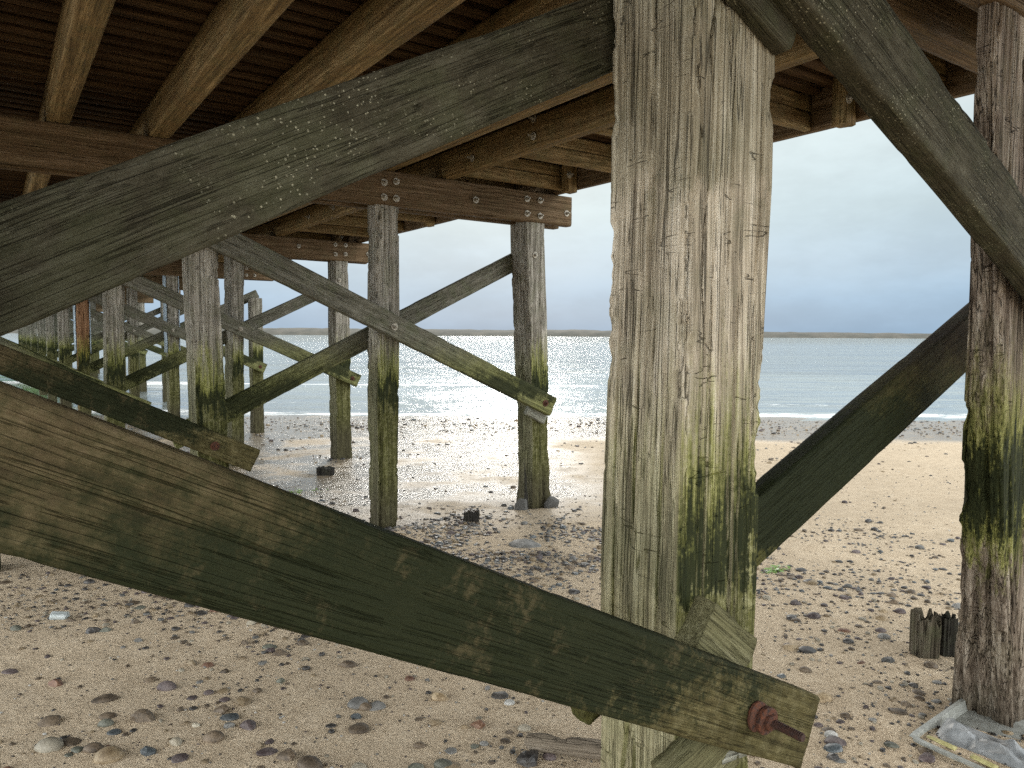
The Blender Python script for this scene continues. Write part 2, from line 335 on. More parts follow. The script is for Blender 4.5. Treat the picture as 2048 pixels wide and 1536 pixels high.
def water_mat():
    m, t, p = new_mat('sea_water'); geo = t.node('ShaderNodeNewGeometry'); Ps = geo.outputs['Position']
    d = t.vmath('DOT_PRODUCT', Ps, (FH[0], FH[1], 0)); x = t.vmath('DOT_PRODUCT', Ps, (RT[0], RT[1], 0))
    cw = t.node('ShaderNodeCombineXYZ'); t.put(t.math('MULTIPLY', x, .38), cw.inputs[0]); t.put(d, cw.inputs[1]); W = cw.outputs[0]
    h = t.noise(W, .035, 10, .61)                        # swell, waves and ripples in one spectrum
    t.put(t.bump(h, 1., t.map(d, 17, 60, 3.6, 9.5)), p.inputs['Normal'])
    fn = t.noise(W, 3.5, 5, .7); fb = t.math('MULTIPLY', t.math('SUBTRACT', t.noise(W, .35, 3, .6), .5), 3.0)
    dd = t.math('ADD', d, fb)
    foam1 = t.math('MULTIPLY', t.map(t.math('ABSOLUTE', t.math('SUBTRACT', dd, 18.9)), .25, 1.0, 1, 0), t.map(fn, .42, .58))
    foam2 = t.math('MULTIPLY', t.map(t.math('ABSOLUTE', t.math('SUBTRACT', t.math('ADD', d, t.math('MULTIPLY', fb, .35)), 29.6)), .25, .95, 1, 0), t.math('MULTIPLY', t.map(fn, .38, .5), t.map(x, 3.9, 3.0)))
    foam3 = t.math('MULTIPLY', t.map(t.math('ABSOLUTE', t.math('SUBTRACT', dd, 21.8)), .1, .5, 1, 0), t.map(fn, .52, .62))
    foam = t.math('MAXIMUM', t.math('MAXIMUM', foam1, foam2), t.math('MULTIPLY', foam3, .7), clamp=True)
    sx = t.node('ShaderNodeSeparateXYZ'); t.put(Ps, sx.inputs[0])
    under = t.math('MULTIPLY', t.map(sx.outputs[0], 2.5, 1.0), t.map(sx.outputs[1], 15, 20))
    body = t.mix(t.math('MULTIPLY', under, .8), (.22, .255, .255), (.10, .20, .06))  # green reflection under the pier is put into the water's colour
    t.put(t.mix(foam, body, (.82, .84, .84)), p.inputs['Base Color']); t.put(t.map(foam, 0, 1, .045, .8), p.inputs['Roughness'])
    p.inputs['IOR'].default_value = 1.33; return m
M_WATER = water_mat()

def plain(name, c1, c2, scale=20, rough=.7, bump=.3):
    m, t, p = new_mat(name); tc = t.node('ShaderNodeTexCoord'); n = t.noise(tc.outputs['Object'], scale, 5, .65)
    t.put(t.ramp(n, [(.35, c1), (.65, c2)]), p.inputs['Base Color']); p.inputs['Roughness'].default_value = rough; t.put(t.bump(n, bump, .004), p.inputs['Normal']); return m
M_HILL = plain('dune_grass_and_sand', (.036, .038, .030), (.085, .078, .062), .02, .9, 0)
M_CONC = plain('grey_concrete', (.04, .038, .034), (.11, .108, .10), 40, .85, .8)
M_PLAST = plain('dirty_pale_plastic', (.24, .245, .22), (.38, .39, .36), 30, .45, .2)
M_SHEET = plain('crumpled_grey_sheet', (.15, .16, .165), (.30, .31, .315), 14, .5, .4)
M_YELL = plain('faded_yellow_strip', (.30, .27, .10), (.45, .41, .19), 40, .6, .2)
M_WEED = plain('green_seaweed', (.08, .16, .02), (.20, .34, .05), 60, .4, .3)
M_DWEED = plain('dark_bladder_weed', (.018, .012, .008), (.06, .04, .02), 60, .4, .6)

# ------------------------------------------------------------------ the setting
def build_ground():
    ds = np.concatenate([np.linspace(-80, -3, 30)[:-1], np.linspace(-3, 1.2, 30)[:-1], 1.2 + (np.linspace(0, 1, 330) ** 1.6) * 20, np.geomspace(21.4, 9000, 60)])
    s = np.linspace(-1, 1, 420); ss = np.sign(s) * (np.abs(s) ** 1.7)
    V = []
    for d in ds:
        half = 6 + abs(d) * 1.5
        X = ss * half
        if abs(d) > 21: X = ss * half
        V.append(np.stack([FH[0] * d + RT[0] * X, FH[1] * d + RT[1] * X, np.zeros_like(X)], -1))
    V = np.concatenate(V); V[:, 2] = ground_z(V[:, 0], V[:, 1])
    me = mesh_np('beach', V, [tuple(reversed(f)) for f in grid_faces(len(ds), len(s))])
    o = link('beach_ground', me, M_SAND); tag(o, kind='structure'); return o
build_ground()

def build_water():
    ds = np.concatenate([np.linspace(15.5, 40, 200)[:-1], np.geomspace(40, 9000, 70)])
    s = np.linspace(-1, 1, 240)
    V = []
    for d in ds:
        X = s * (16 + abs(d) * 1.6)
        x = FH[0] * d + RT[0] * X; y = FH[1] * d + RT[1] * X
        z = WATER_Z + .022 * fbm(X * .25, np.full_like(X, d * .9), 2, 3) * np.clip((60 - d) / 30, 0, 1)
        z = z + .06 * np.exp(-((d - 29.6 + 1.2 * fbm(X * .12, X * 0 + 3, 4, 2)) / .6) ** 2) * np.clip((4.5 - X) / 2, 0, 1)
        V.append(np.stack([x, y, z], -1))
    V = np.concatenate(V)
    me = mesh_np('sea', V, [tuple(reversed(f)) for f in grid_faces(len(ds), len(s))])
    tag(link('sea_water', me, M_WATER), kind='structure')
build_water()

def build_far_shore():
    Dm = 2000.; xs = np.linspace(-2600, 2600, 420); cs = [(0, 0), (14, .28), (30, .55), (70, .85), (120, 1.0), (240, .8), (420, 0)]
    V = []
    for x in xs:
        hgt = (19. - x * .0022) * (1 + .16 * float(fbm(x * .006, 2., 3, 4)) + .10 * float(fbm(x * .05, 5., 6, 3)))
        for c, f in cs:
            d = Dm + c + 30 * float(fbm(x * .004, 1., 12, 3)); V.append((FH[0] * d + RT[0] * x, FH[1] * d + RT[1] * x, WATER_Z - .3 + hgt * f))
    me = mesh_np('far_shore', V, grid_faces(len(xs), len(cs)))
    tag(link('far_hills', me, M_HILL), kind='structure')
build_far_shore()

# ------------------------------------------------------------------ hardware
def disc(bm, r, y0, y1, seg=20, wob=0., seed=0):
    rings = []
    for y, k in ((y0, 1.), (y0 + (y1 - y0) * .25, 1.06), (y1 - (y1 - y0) * .2, 1.06), (y1, .96)):
        rings.append([bm.verts.new((r * k * (1 + wob * math.sin(3 * a + seed) + wob * .6 * math.sin(7 * a + seed * 2)) * math.cos(a), y, r * k * (1 + wob * math.sin(3 * a + seed)) * math.sin(a))) for a in [2 * math.pi * q / seg for q in range(seg)]])
    for a, b in zip(rings, rings[1:]):
        for i in range(seg): bm.faces.new((a[i], a[(i + 1) % seg], b[(i + 1) % seg], b[i]))
    bm.faces.new(rings[-1]); bm.faces.new(list(reversed(rings[0])))
def bm_mesh(name, bm, smooth=False):
    bmesh.ops.recalc_face_normals(bm, faces=bm.faces); me = D.meshes.new(name); bm.to_mesh(me); bm.free()
    if smooth: me.polygons.foreach_set('use_smooth', [True] * len(me.polygons))
    return me
def bolt_mesh(rw=.028, shank=.03):
    bm = bmesh.new(); disc(bm, rw, 0, -.006); disc(bm, rw * .55, -.006, -.02, 6); disc(bm, rw * .28, -.02, -.02 - shank, 10); return bm_mesh('bolt', bm)
BOLT = bolt_mesh(); BOLT.materials.append(M_GALV)
BOLT_S = bolt_mesh(.028, .008); BOLT_S.materials.append(M_GALV)
RBOLT = bolt_mesh(.03, .02); RBOLT.materials.append(M_RUST)
def bolt(x, y, z, parent, me=None, rz=0.):
    return link('bolt', me or BOLT, None, parent, (x, y, z), (0, random.uniform(0, 6), rz) if rz == 0 else (0, 0, rz))

def brace(parent, x0, z0, x1, z1, y, width, thick, mat, seed, label=None, nl=None):
    L = math.hypot(x1 - x0, z1 - z0); th = math.atan2(z1 - z0, x1 - x0)
    me = beam_mesh(L, thick, width, nl or int(L * 40), seed, name='brace')
    o = link('brace', me, mat, parent, (x0, y, z0), (0, -th, 0))
    if label: o['label'] = label
    return o

# ------------------------------------------------------------------ trestles
ZC0, ZC1 = 2.655, 2.935      # cap beams
def A(x, w=.21, d=.27): return [(-1, x, w, d), (3, x, w, d)]
PROF = {
    (0, 'a'): [(2.251, 1.226, .284, .261), (1.952, 1.223, .290, .258), (1.605, 1.218, .278, .252), (1.246, 1.209, .284, .255), (1.025, 1.206, .284, .254), (.683, 1.205, .272, .240), (0, 1.205, .275, .245)],
    (0, 'b'): [(2.504, 2.608, .25, .06), (2.277, 2.636, .25, .07), (1.967, 2.681, .25, .085), (1.614, 2.731, .25, .100), (1.221, 2.793, .25, .128), (.867, 2.848, .25, .154), (.80, 2.862, .25, .143), (.490, 2.931, .25, .177), (.212, 2.996, .25, .205), (-.2, 3.02, .25, .21)],
    (1, 'a'): [(2.048, 1.154, .193, .29), (1.767, 1.155, .2, .269), (1.484, 1.162, .205, .255), (1.054, 1.173, .213, .269), (.656, 1.178, .215, .29)],
    (1, 'b'): [(2.57, 2.582, .206, .186), (2.046, 2.579, .207, .188), (1.679, 2.581, .203, .205), (1.063, 2.581, .196, .21), (.646, 2.583, .187, .211), (.015, 2.583, .184, .2)],
    (1, 'c'): [(2.578, 4.089, .216, .277), (2.257, 4.104, .217, .278), (1.839, 4.125, .219, .27), (1.37, 4.147, .215, .279), (1.086, 4.161, .21, .29), (.9, 4.172, .19, .25), (.511, 4.184, .182, .246), (.222, 4.181, .218, .247), (-.07, 4.19, .238, .285)],
    (2, 'a'): [(2., 1.128, .206, .29), (.4, 1.1, .207, .3)], (2, 'b'): [(2.5, 2.603, .174, .38), (1.386, 2.589, .168, .365), (-.187, 2.56, .176, .37)],
    (2, 'c'): [(2.59, 4.04, .204, .30), (1.377, 4.034, .237, .272), (.654, 4.035, .23, .274), (-.186, 4.041, .247, .275)],
}
YS = [1.09, 5.62, 10.2] + [14.72 + 4.55 * k for k in range(9)]
CHECKS = {(0, 'a'): [(-.125, 1.98, 2.9, .030, .0042), (-.150, 1.1, 1.98, .022, .0038), (-.215, .6, 1.7, .016, .0035), (-.06, .85, 1.62, .018, .0034), (.075, .7, 2.4, .014, .0034), (.165, .6, 1.75, .020, .0036), (.225, 1.2, 2.6, .016, .0034), (.12, 1.7, 2.3, .012, .003)],
          (0, 'b'): [(-.05, -.1, 1.3, .030, .006), (-.085, -.1, .85, .034, .007), (-.12, .1, 1.9, .022, .005), (-.155, -.1, .8, .03, .006), (-.03, 1.2, 2.5, .018, .004), (.05, -.1, 1.2, .03, .006)],
          (1, 'a'): [(.09, .4, 2.6, .014, .005)], (1, 'b'): [(.10, .2, 2.6, .014, .005), (-.06, .2, 1.9, .014, .005)], (1, 'c'): [(.11, -.1, 2.5, .02, .006), (-.1, -.1, 1.2, .022, .007)]}
def trestle(i, Y, label):
    rng = random.Random(100 + i)
    root = empty('pier_trestle', (1.3, Y, 0)); tag(root, label, 'pier trestle', 'timber trestles carrying the pier deck')
    near = i < 3
    # piles: the two inner rows to the left stand under the camera's side of the pier
    for c, x in (('l', -1.68), ('k', -.24), ('a', 1.16), ('b', 2.61), ('c', 4.10)):
        if c == 'l' and i > 1: continue
        if c == 'k' and i > 3: continue
        rows = PROF.get((i, c)) or A(x + rng.uniform(-.03, .03), rng.uniform(.19, .22), rng.uniform(.24, .28))
        top = ZC1 - .01
        if i == 3 and c == 'c': top = 2.30
        gz = float(ground_z(x, Y)) - .35
        if (i, c) == (0, 'a'): nu, nz = 340, 560
        elif (i, c) == (0, 'b'): nu, nz = 280, 520
        elif i == 1 and c in 'abc': nu, nz = 84, 260
        elif i == 2: nu, nz = 56, 160
        else: nu, nz = 40, 90
        me = pile_mesh(rows, Y, nu, nz, 11 + i * 31 + ord(c) * 7, gz, top, .85 if (i, c) == (0, 'a') else 1.1, 1.6 if (i, c) == (0, 'b') else .4, CHECKS.get((i, c), ()))
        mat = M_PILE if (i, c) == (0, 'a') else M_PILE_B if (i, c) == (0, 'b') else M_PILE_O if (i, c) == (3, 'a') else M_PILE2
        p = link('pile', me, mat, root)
        if (i, c) == (0, 'a'): p['label'] = 'thick pale grey pile with green algae on its lower half'
        if (i, c) == (0, 'b'): p['label'] = 'split brown pile rotted into deep grooves at its foot'
        if (i, c) == (3, 'a'): p['label'] = 'reddish brown pile between two steel straps'
        if i == 3 and c in 'ab':        # steel repair straps on both sides
            xx = rows[0][1]
            for sx in (xx - .022, xx + rows[0][2] + .002):
                s = link('steel_strap', beam_mesh(1.55, .26, .02, 8, 5, .3, .003, 20, 'strap'), M_STEEL, p, (sx + .01, Y + .005, 1.25), (0, -math.pi / 2, 0))
        if (i, c) == (1, 'c'):
            for k, (dx, h, lean) in enumerate(((-.05, .52, .02), (-.03, .40, -.01), (.205, .30, -.02))):
                s = link('splinter', shard_mesh(.035, .03, h, 60 + k), M_STUMPD, p, (4.175 + dx, Y + .03, -.10), (0, lean - .06, .3))
            bolt(4.19, Y - .002, 2.355, p, BOLT_S)
        if (i, c) == (2, 'c'): bolt(4.104, Y - .002, 2.38, p, BOLT_S)
    # cap beams, one on each face of the piles
    xl, xr = -2.2, 4.612
    dback = .25 if i == 0 else .19
    caps = []
    for y0, rr in ((Y - .02, 0), (Y + dback - .01, .0)):
        o = link('cap_beam', beam_mesh(xr - xl + rr, .10, ZC1 - ZC0, 120 if near else 40, 71 + i * 3 + int(y0 * 10), .8, .006, 44, 'cap_beam'), M_CAP, root, (xl, y0, (ZC0 + ZC1) / 2)); caps.append(o)
    if i == 1: spots = [(2.748, 2.855), (2.748, 2.717), (2.641, 2.834), (2.64, 2.717), (3.518, 2.788), (4.078, 2.858), (4.229, 2.86), (4.079, 2.726), (4.23, 2.717), (4.548, 2.772), (1.2, 2.72), (1.32, 2.72), (1.2, 2.86), (1.32, 2.86)]
    elif i == 2: spots = [(3.506, 2.817), (4.042, 2.877), (4.193, 2.881), (4.041, 2.743), (4.191, 2.753), (4.54, 2.78), (2.62, 2.73), (2.76, 2.73), (2.62, 2.86), (2.76, 2.86)]
    elif i < 6: spots = [(4.04, 2.86), (4.19, 2.86), (4.04, 2.73), (4.19, 2.73), (4.54, 2.78)]
    else: spots = []
    for (x, z) in spots: bolt(x, Y - .021, z, caps[0], BOLT if (x, z) != (2.64, 2.717) else BOLT_S)
    # cross braces: front ones fall to the right, rear ones rise to the right
    yf = Y - .11; th = .07; yr = Y + (.29 if i != 1 else .25)
    ns = 160 if i == 0 else 110 if i == 1 else 60 if i < 4 else 24
    lf = brace(root, -1.62, 2.27, 1.555, .665, yf, .172, th, M_BRACE_LOW if i == 0 else M_BRACE2 if i > 1 else M_BRACE_LOW, 200 + i, 'dark algae stained brace with a rusty bolt through its end' if i == 0 else None, ns)
    if i == 0: rf = brace(root, 1.12, 2.576, 4.35, 1.16, yf, .20, th, M_BRACE, 220, 'olive brace flecked with pale lichen', ns)
    else: rf = brace(root, 1.10, 2.385, 4.345, .925, yf, .185, th, M_BRACE2, 220 + i, None, ns)
    lr = brace(root, -1.60, .86, 1.36, 2.395, yr, .178, th, M_BRACE, 240 + i, 'broad olive grey brace rising to the thick pile' if i == 0 else None, ns)
    if i == 0: rr_ = brace(root, 1.175, .70, 4.35, 2.08, yr, .205, th, M_BRACE_DK, 260, None, ns)
    else: rr_ = brace(root, 1.06, .815, 4.33, 2.40, yr, .165, th, M_BRACE2, 260 + i, None, ns)
    if i == 0:
        big_rust_bolt(lf, 1.356, yf, .766)
        for nm, b, m_ in (('packing_block', (1.30, Y - .062, .905, .19, .06, .15, 38), M_PACK), ('packing_block', (1.25, Y - .062, .655, .20, .06, .13, -20), M_PACK), ('packing_block', (1.36, Y - .062, .69, .11, .055, .10, 5), M_PACKG)):
            x, y, z, L, T, W, ang = b
            s = link(nm, beam_mesh(L, T, W, 10, 31 + int(x * 100), 1., .004, 28, 'packing'), m_, root, (x - L / 2 * math.cos(R(ang)), y + .004, z + L / 2 * math.sin(R(ang))), (0, R(ang), 0))
        s = link('packing_block', beam_mesh(.30, .05, .16, 14, 38, .8, .004, 28, 'packing'), M_BRACE, root, (1.25, Y - .045, 2.44), (0, R(24), 0))
    else:
        if i < 5:
            bolt(1.272, yf - .001, .80, lf, RBOLT)
            bolt(4.244, yf - .001, .965, rf, RBOLT); bolt(2.684, yf - .001, 1.665, rf, BOLT)
        if i == 1:
            s = link('packing_block', beam_mesh(.24, .045, .27, 12, 41, 1.2, .006, 28, 'packing'), M_PACKG, root, (4.13, Y - .042, .985), (0, R(27), 0))
    return root
def shard_mesh(w, t, h, seed):
    rows = []; rng = random.Random(seed); v = []
    n = 14
    for k in range(n):
        f = k / (n - 1); s = (1 - f) ** .7 * (1 + rng.uniform(-.25, .25)); jx = rng.uniform(-.006, .006)
        for a in range(6): v.append((jx + w / 2 * s * math.cos(a * math.pi / 3), t / 2 * s * math.sin(a * math.pi / 3), h * f))
    f = grid_faces(n, 6, True); f.append(tuple(range(5, -1, -1))); return mesh_np('splinter', v, f, False)
def big_rust_bolt(parent, x, y, z):
    bm = bmesh.new(); disc(bm, .031, 0, -.010, 28, .04, 1.); me = bm_mesh('washer', bm); me.materials.append(M_RUST)
    link('washer', me, None, parent, (x - .012, y - .001, z + .006), (0, .3, 0))
    bm = bmesh.new(); disc(bm, .029, -.010, -.024, 28, .03, 2.); disc(bm, .018, -.024, -.034, 6, .02, 0.)
    me = bm_mesh('washer', bm); me.materials.append(M_RUST); link('washer', me, None, parent, (x + .004, y - .001, z - .002), (.05, 0, -.06))
    bm = bmesh.new(); disc(bm, .0085, -.03, -.105, 12)
    for k in range(14): disc(bm, .0093, -.04 - k * .0046, -.0415 - k * .0046, 12)
    me = bm_mesh('bolt', bm); me.materials.append(M_RUSTD); link('bolt', me, None, parent, (x + .005, y - .001, z - .003), (0, 0, 0))

TL = ['nearest pier trestle, with the thick pale pile and the rusty bolt',
      'second pier trestle from the viewer, pale washers dotting its red brown cap beam',
      'third pier trestle, a short cap beam end with four washers behind the crossing braces',
      'pier trestle with blue grey steel straps on its reddish pile and a broken outer pile']
for i, Y in enumerate(YS):
    if i < 4: lb = TL[i]
    elif i == 4: lb = 'grey pier trestle standing just behind the one with steel straps'
    else: lb = 'far pier trestle among the row shrinking towards the sea'
    r_ = trestle(i, Y, lb)
    if i > 4: r_['group'] = 'far trestles in the row towards the sea'

# ------------------------------------------------------------------ deck
deck = empty('pier_deck', (1.3, 5., ZC1)); tag(deck, 'brown timber pier deck overhead, seen from below with joists and slats', 'pier deck')
Y0, Y1 = -3.2, YS[-1] + 1.
def along(name, x0, w, z0, h, seed, mat=M_JOIST, ya=Y0, yb=Y1, nl=420, amp=1.):
    me = beam_mesh(yb - ya, w, h, nl, seed, amp, .006, 36, name)
    return link(name, me, mat, deck, (x0 + w, ya, z0 + h / 2), (0, 0, math.pi / 2))
for k, (x, w) in enumerate(((-1.98, .12), (-1.42, .13), (-.84, .13), (-.27, .13), (.32, .13), (.915, .125), (1.475, .125), (2.04, .12), (2.62, .12), (3.20, .105))):
    j = along('joist', x, w, ZC1 + .002, .225, 300 + k)
    if k == 9:
        for (y, z) in ((5.14, 3.02), (4.315, 3.017), (4.316, 3.14), (2.70, 3.02), (2.70, 3.14), (1.9, 3.02), (8.9, 3.03), (8.1, 3.03)):
            bolt(x - .001, y, z, j, BOLT, -math.pi / 2)
along('fascia', 4.40, .075, ZC1 + .003, .27, 320, M_CAP)
along('fascia', -2.2, .075, ZC1 + .003, .27, 321, M_CAP)
Yb = -2.9; k = 0
while Yb < 40:
    if abs((Yb - 1.09) % 4.55 - .1) > .18:
        for z0, h, tk in ((ZC1 + .005, .115, .058), (ZC1 + .123, .10, .05)):
            link('blocking', beam_mesh(1.095, tk, h, 26 if Yb < 16 else 10, 330 + k, .8, .004, 28, 'blocking'), M_JOIST, deck, (3.304, Yb, z0 + h / 2))
    Yb += .83; k += 1
for k in range(14):
    y = 2.60 + (k - 2) * 2.66
    o = link('railing_post', beam_mesh(1.25, .105, .105, 20, 350 + k, .8, .005, 28, 'post'), M_JOIST, deck, (4.345, y, ZC1 - .03), (0, -math.pi / 2, 0))
    o.location = (4.345, y, ZC1 - .03)
    bolt(4.30, y - .002, ZC1 + .11, o, BOLT)
def decking():
    V = []; F = []; rng = random.Random(5); y = Y0; nx = 60; xs = np.linspace(-2.25, 4.52, nx); n = 0
    while y < Y1:
        wd = .088; dz = rng.uniform(-.006, .006); zb = ZC1 + .230 + dz; sd = rng.randint(0, 999)
        wob = .004 * fbm(xs * 1.5, xs * 0 + n, sd, 3); zz = .004 * fbm(xs * 2.2, xs * 0 + n, sd + 4, 3)
        prof = [(0, .075), (0, .012), (.006, .004), (wd * .25, -.001), (wd * .5, -.003), (wd * .75, -.001), (wd - .006, .004), (wd, .012), (wd, .075)]
        base = len(V)
        for a in range(nx):
            for (py, pz) in prof: V.append((xs[a], y + py + wob[a], zb + pz + zz[a]))
        m = len(prof)
        for a in range(nx - 1):
            for b in range(m - 1): F.append((base + a * m + b, base + a * m + b + 1, base + (a + 1) * m + b + 1, base + (a + 1) * m + b))
        y += wd + rng.uniform(.045, .06); n += 1
        if y > 24: nx = 8; xs = np.linspace(-2.25, 4.52, nx)
    b = len(V); z0, z1 = ZC1 + .31, ZC1 + .35
    for z in (z0, z1):
        for (x, yy) in ((-2.3, Y0), (4.56, Y0), (4.56, Y1), (-2.3, Y1)): V.append((x, yy, z))
    F += [(b, b + 3, b + 2, b + 1), (b + 4, b + 5, b + 6, b + 7), (b, b + 1, b + 5, b + 4), (b + 1, b + 2, b + 6, b + 5), (b + 2, b + 3, b + 7, b + 6), (b + 3, b, b + 4, b + 7)]
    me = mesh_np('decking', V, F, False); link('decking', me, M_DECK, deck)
decking()

# ------------------------------------------------------------------ stumps, drift and litter
def stump(name, x, y, w, d, h, seed, mat, jag=.4):
    n = 40; rng = random.Random(seed); gz = float(ground_z(x, y)) - .12
    a = np.arange(n) / n * 2 * math.pi; rad = 1 / np.maximum(np.abs(np.cos(a)), np.abs(np.sin(a))) ** .7
    top = h * (1 - jag * np.clip(fbm(a * 2.4, a * 0 + seed, seed, 2) + .15, 0, 1)); V = []
    nz = 18
    for k in range(nz):
        f = k / (nz - 1)
        groove = 1 + .2 * fbm(a * 5, a * 0 + f * 1.2, seed + 3, 3)
        for q in range(n): V.append((w / 2 * rad[q] * groove[q] * math.cos(a[q]), d / 2 * rad[q] * groove[q] * math.sin(a[q]), (.12 + top[q]) * f))
    for q in range(n): V.append((w * .27 * math.cos(a[q]), d * .27 * math.sin(a[q]), .12 + top[q] * .80))
    F = grid_faces(nz + 1, n, True); F.append(tuple(nz * n + q for q in range(n)))
    me = mesh_np(name, V, F, False); return link(name, me, mat, None, (x, y, gz), (0, 0, YAW * -1 + rng.uniform(-.2, .2)))
s1 = stump('wooden_stump', 3.475, 1.63, .100, .11, .205, 3, M_STUMP, .75); tag(s1, 'splintered grey brown post stump in the sand beside the split right pile', 'stump')
s1b = stump('wooden_stump', 3.585, 1.59, .075, .10, .185, 9, M_STUMPD, .7); tag(s1b, 'dark rotten post stump half hidden between the splintered stump and the pile', 'stump')
s2 = stump('wooden_stump', 3.38, 5.43, .125, .12, .095, 5, M_STUMPD, .25); tag(s2, 'short black stump capped with weed on the pebbles before the outer pile', 'stump')
s3 = stump('wooden_stump', 3.27, 8.62, .20, .16, .095, 6, M_STUMPD, .45); tag(s3, 'low dark stump in the wet sand left of the middle pile', 'stump')

def rock_mesh(seed, kind, sub=3):
    bm = bmesh.new(); bmesh.ops.create_icosphere(bm, subdivisions=sub, radius=.5); rng = random.Random(seed)
    planes = [(Vector((rng.gauss(0, 1), rng.gauss(0, 1), rng.gauss(0, .8))).normalized(), rng.uniform(.26, .40)) for _ in range(9 if kind == 'angular' else 4)]
    co = np.array([v.co[:] for v in bm.verts])
    nz = fbm(co[:, 0] * 3 + seed, co[:, 1] * 3 + co[:, 2] * 2.1, seed, 3)
    for v, q in zip(bm.verts, nz):
        v.co *= 1 + (.10 if kind == 'round' else .20) * q
        if kind != 'round':
            for pn, pd in planes:
                dd = v.co.dot(pn) - pd
                if dd > 0: v.co -= pn * dd * (.95 if kind == 'angular' else .6)
    co = np.array([v.co[:] for v in bm.verts]); q2 = fbm(co[:, 0] * 9 + seed, co[:, 1] * 9 + co[:, 2] * 7, seed + 5, 2)
    for v, q in zip(bm.verts, q2): v.co *= 1 + (.03 if kind == 'round' else .07) * q
    me = bm_mesh('rock', bm, kind != 'angular'); return me
def rocks(kind, n, sub): return [rock_mesh(k * 13 + len(kind), kind, sub) for k in range(n)]
RM = {k: rocks(k, 5, 3) for k in ('round', 'flat', 'angular')}
RC = {}
def rock_me(kind, k, colr):
    key = (kind, k, colr)
    if key not in RC: m = RM[kind][k].copy(); m.materials.append(ST[colr]); RC[key] = m
    return RC[key]
def pebble(x, y, w, kind, colr, label, group=None, rz=None, name='pebble', flat=None, rng=random):
    h = {'round': .62, 'flat': .34, 'angular': .55}[kind] * w if flat is None else flat * w
    dpt = w * rng.uniform(.65, .9)
    z = float(ground_z(x, y)) + h * .06
    o = link(name, rock_me(kind, rng.randrange(5), colr), None, None, (x, y, z), (rng.uniform(-.15, .15), rng.uniform(-.15, .15), (-YAW + rng.uniform(-.5, .5)) if rz is None else rz), (w, dpt, h))
    tag(o, label, 'stone', group); return o
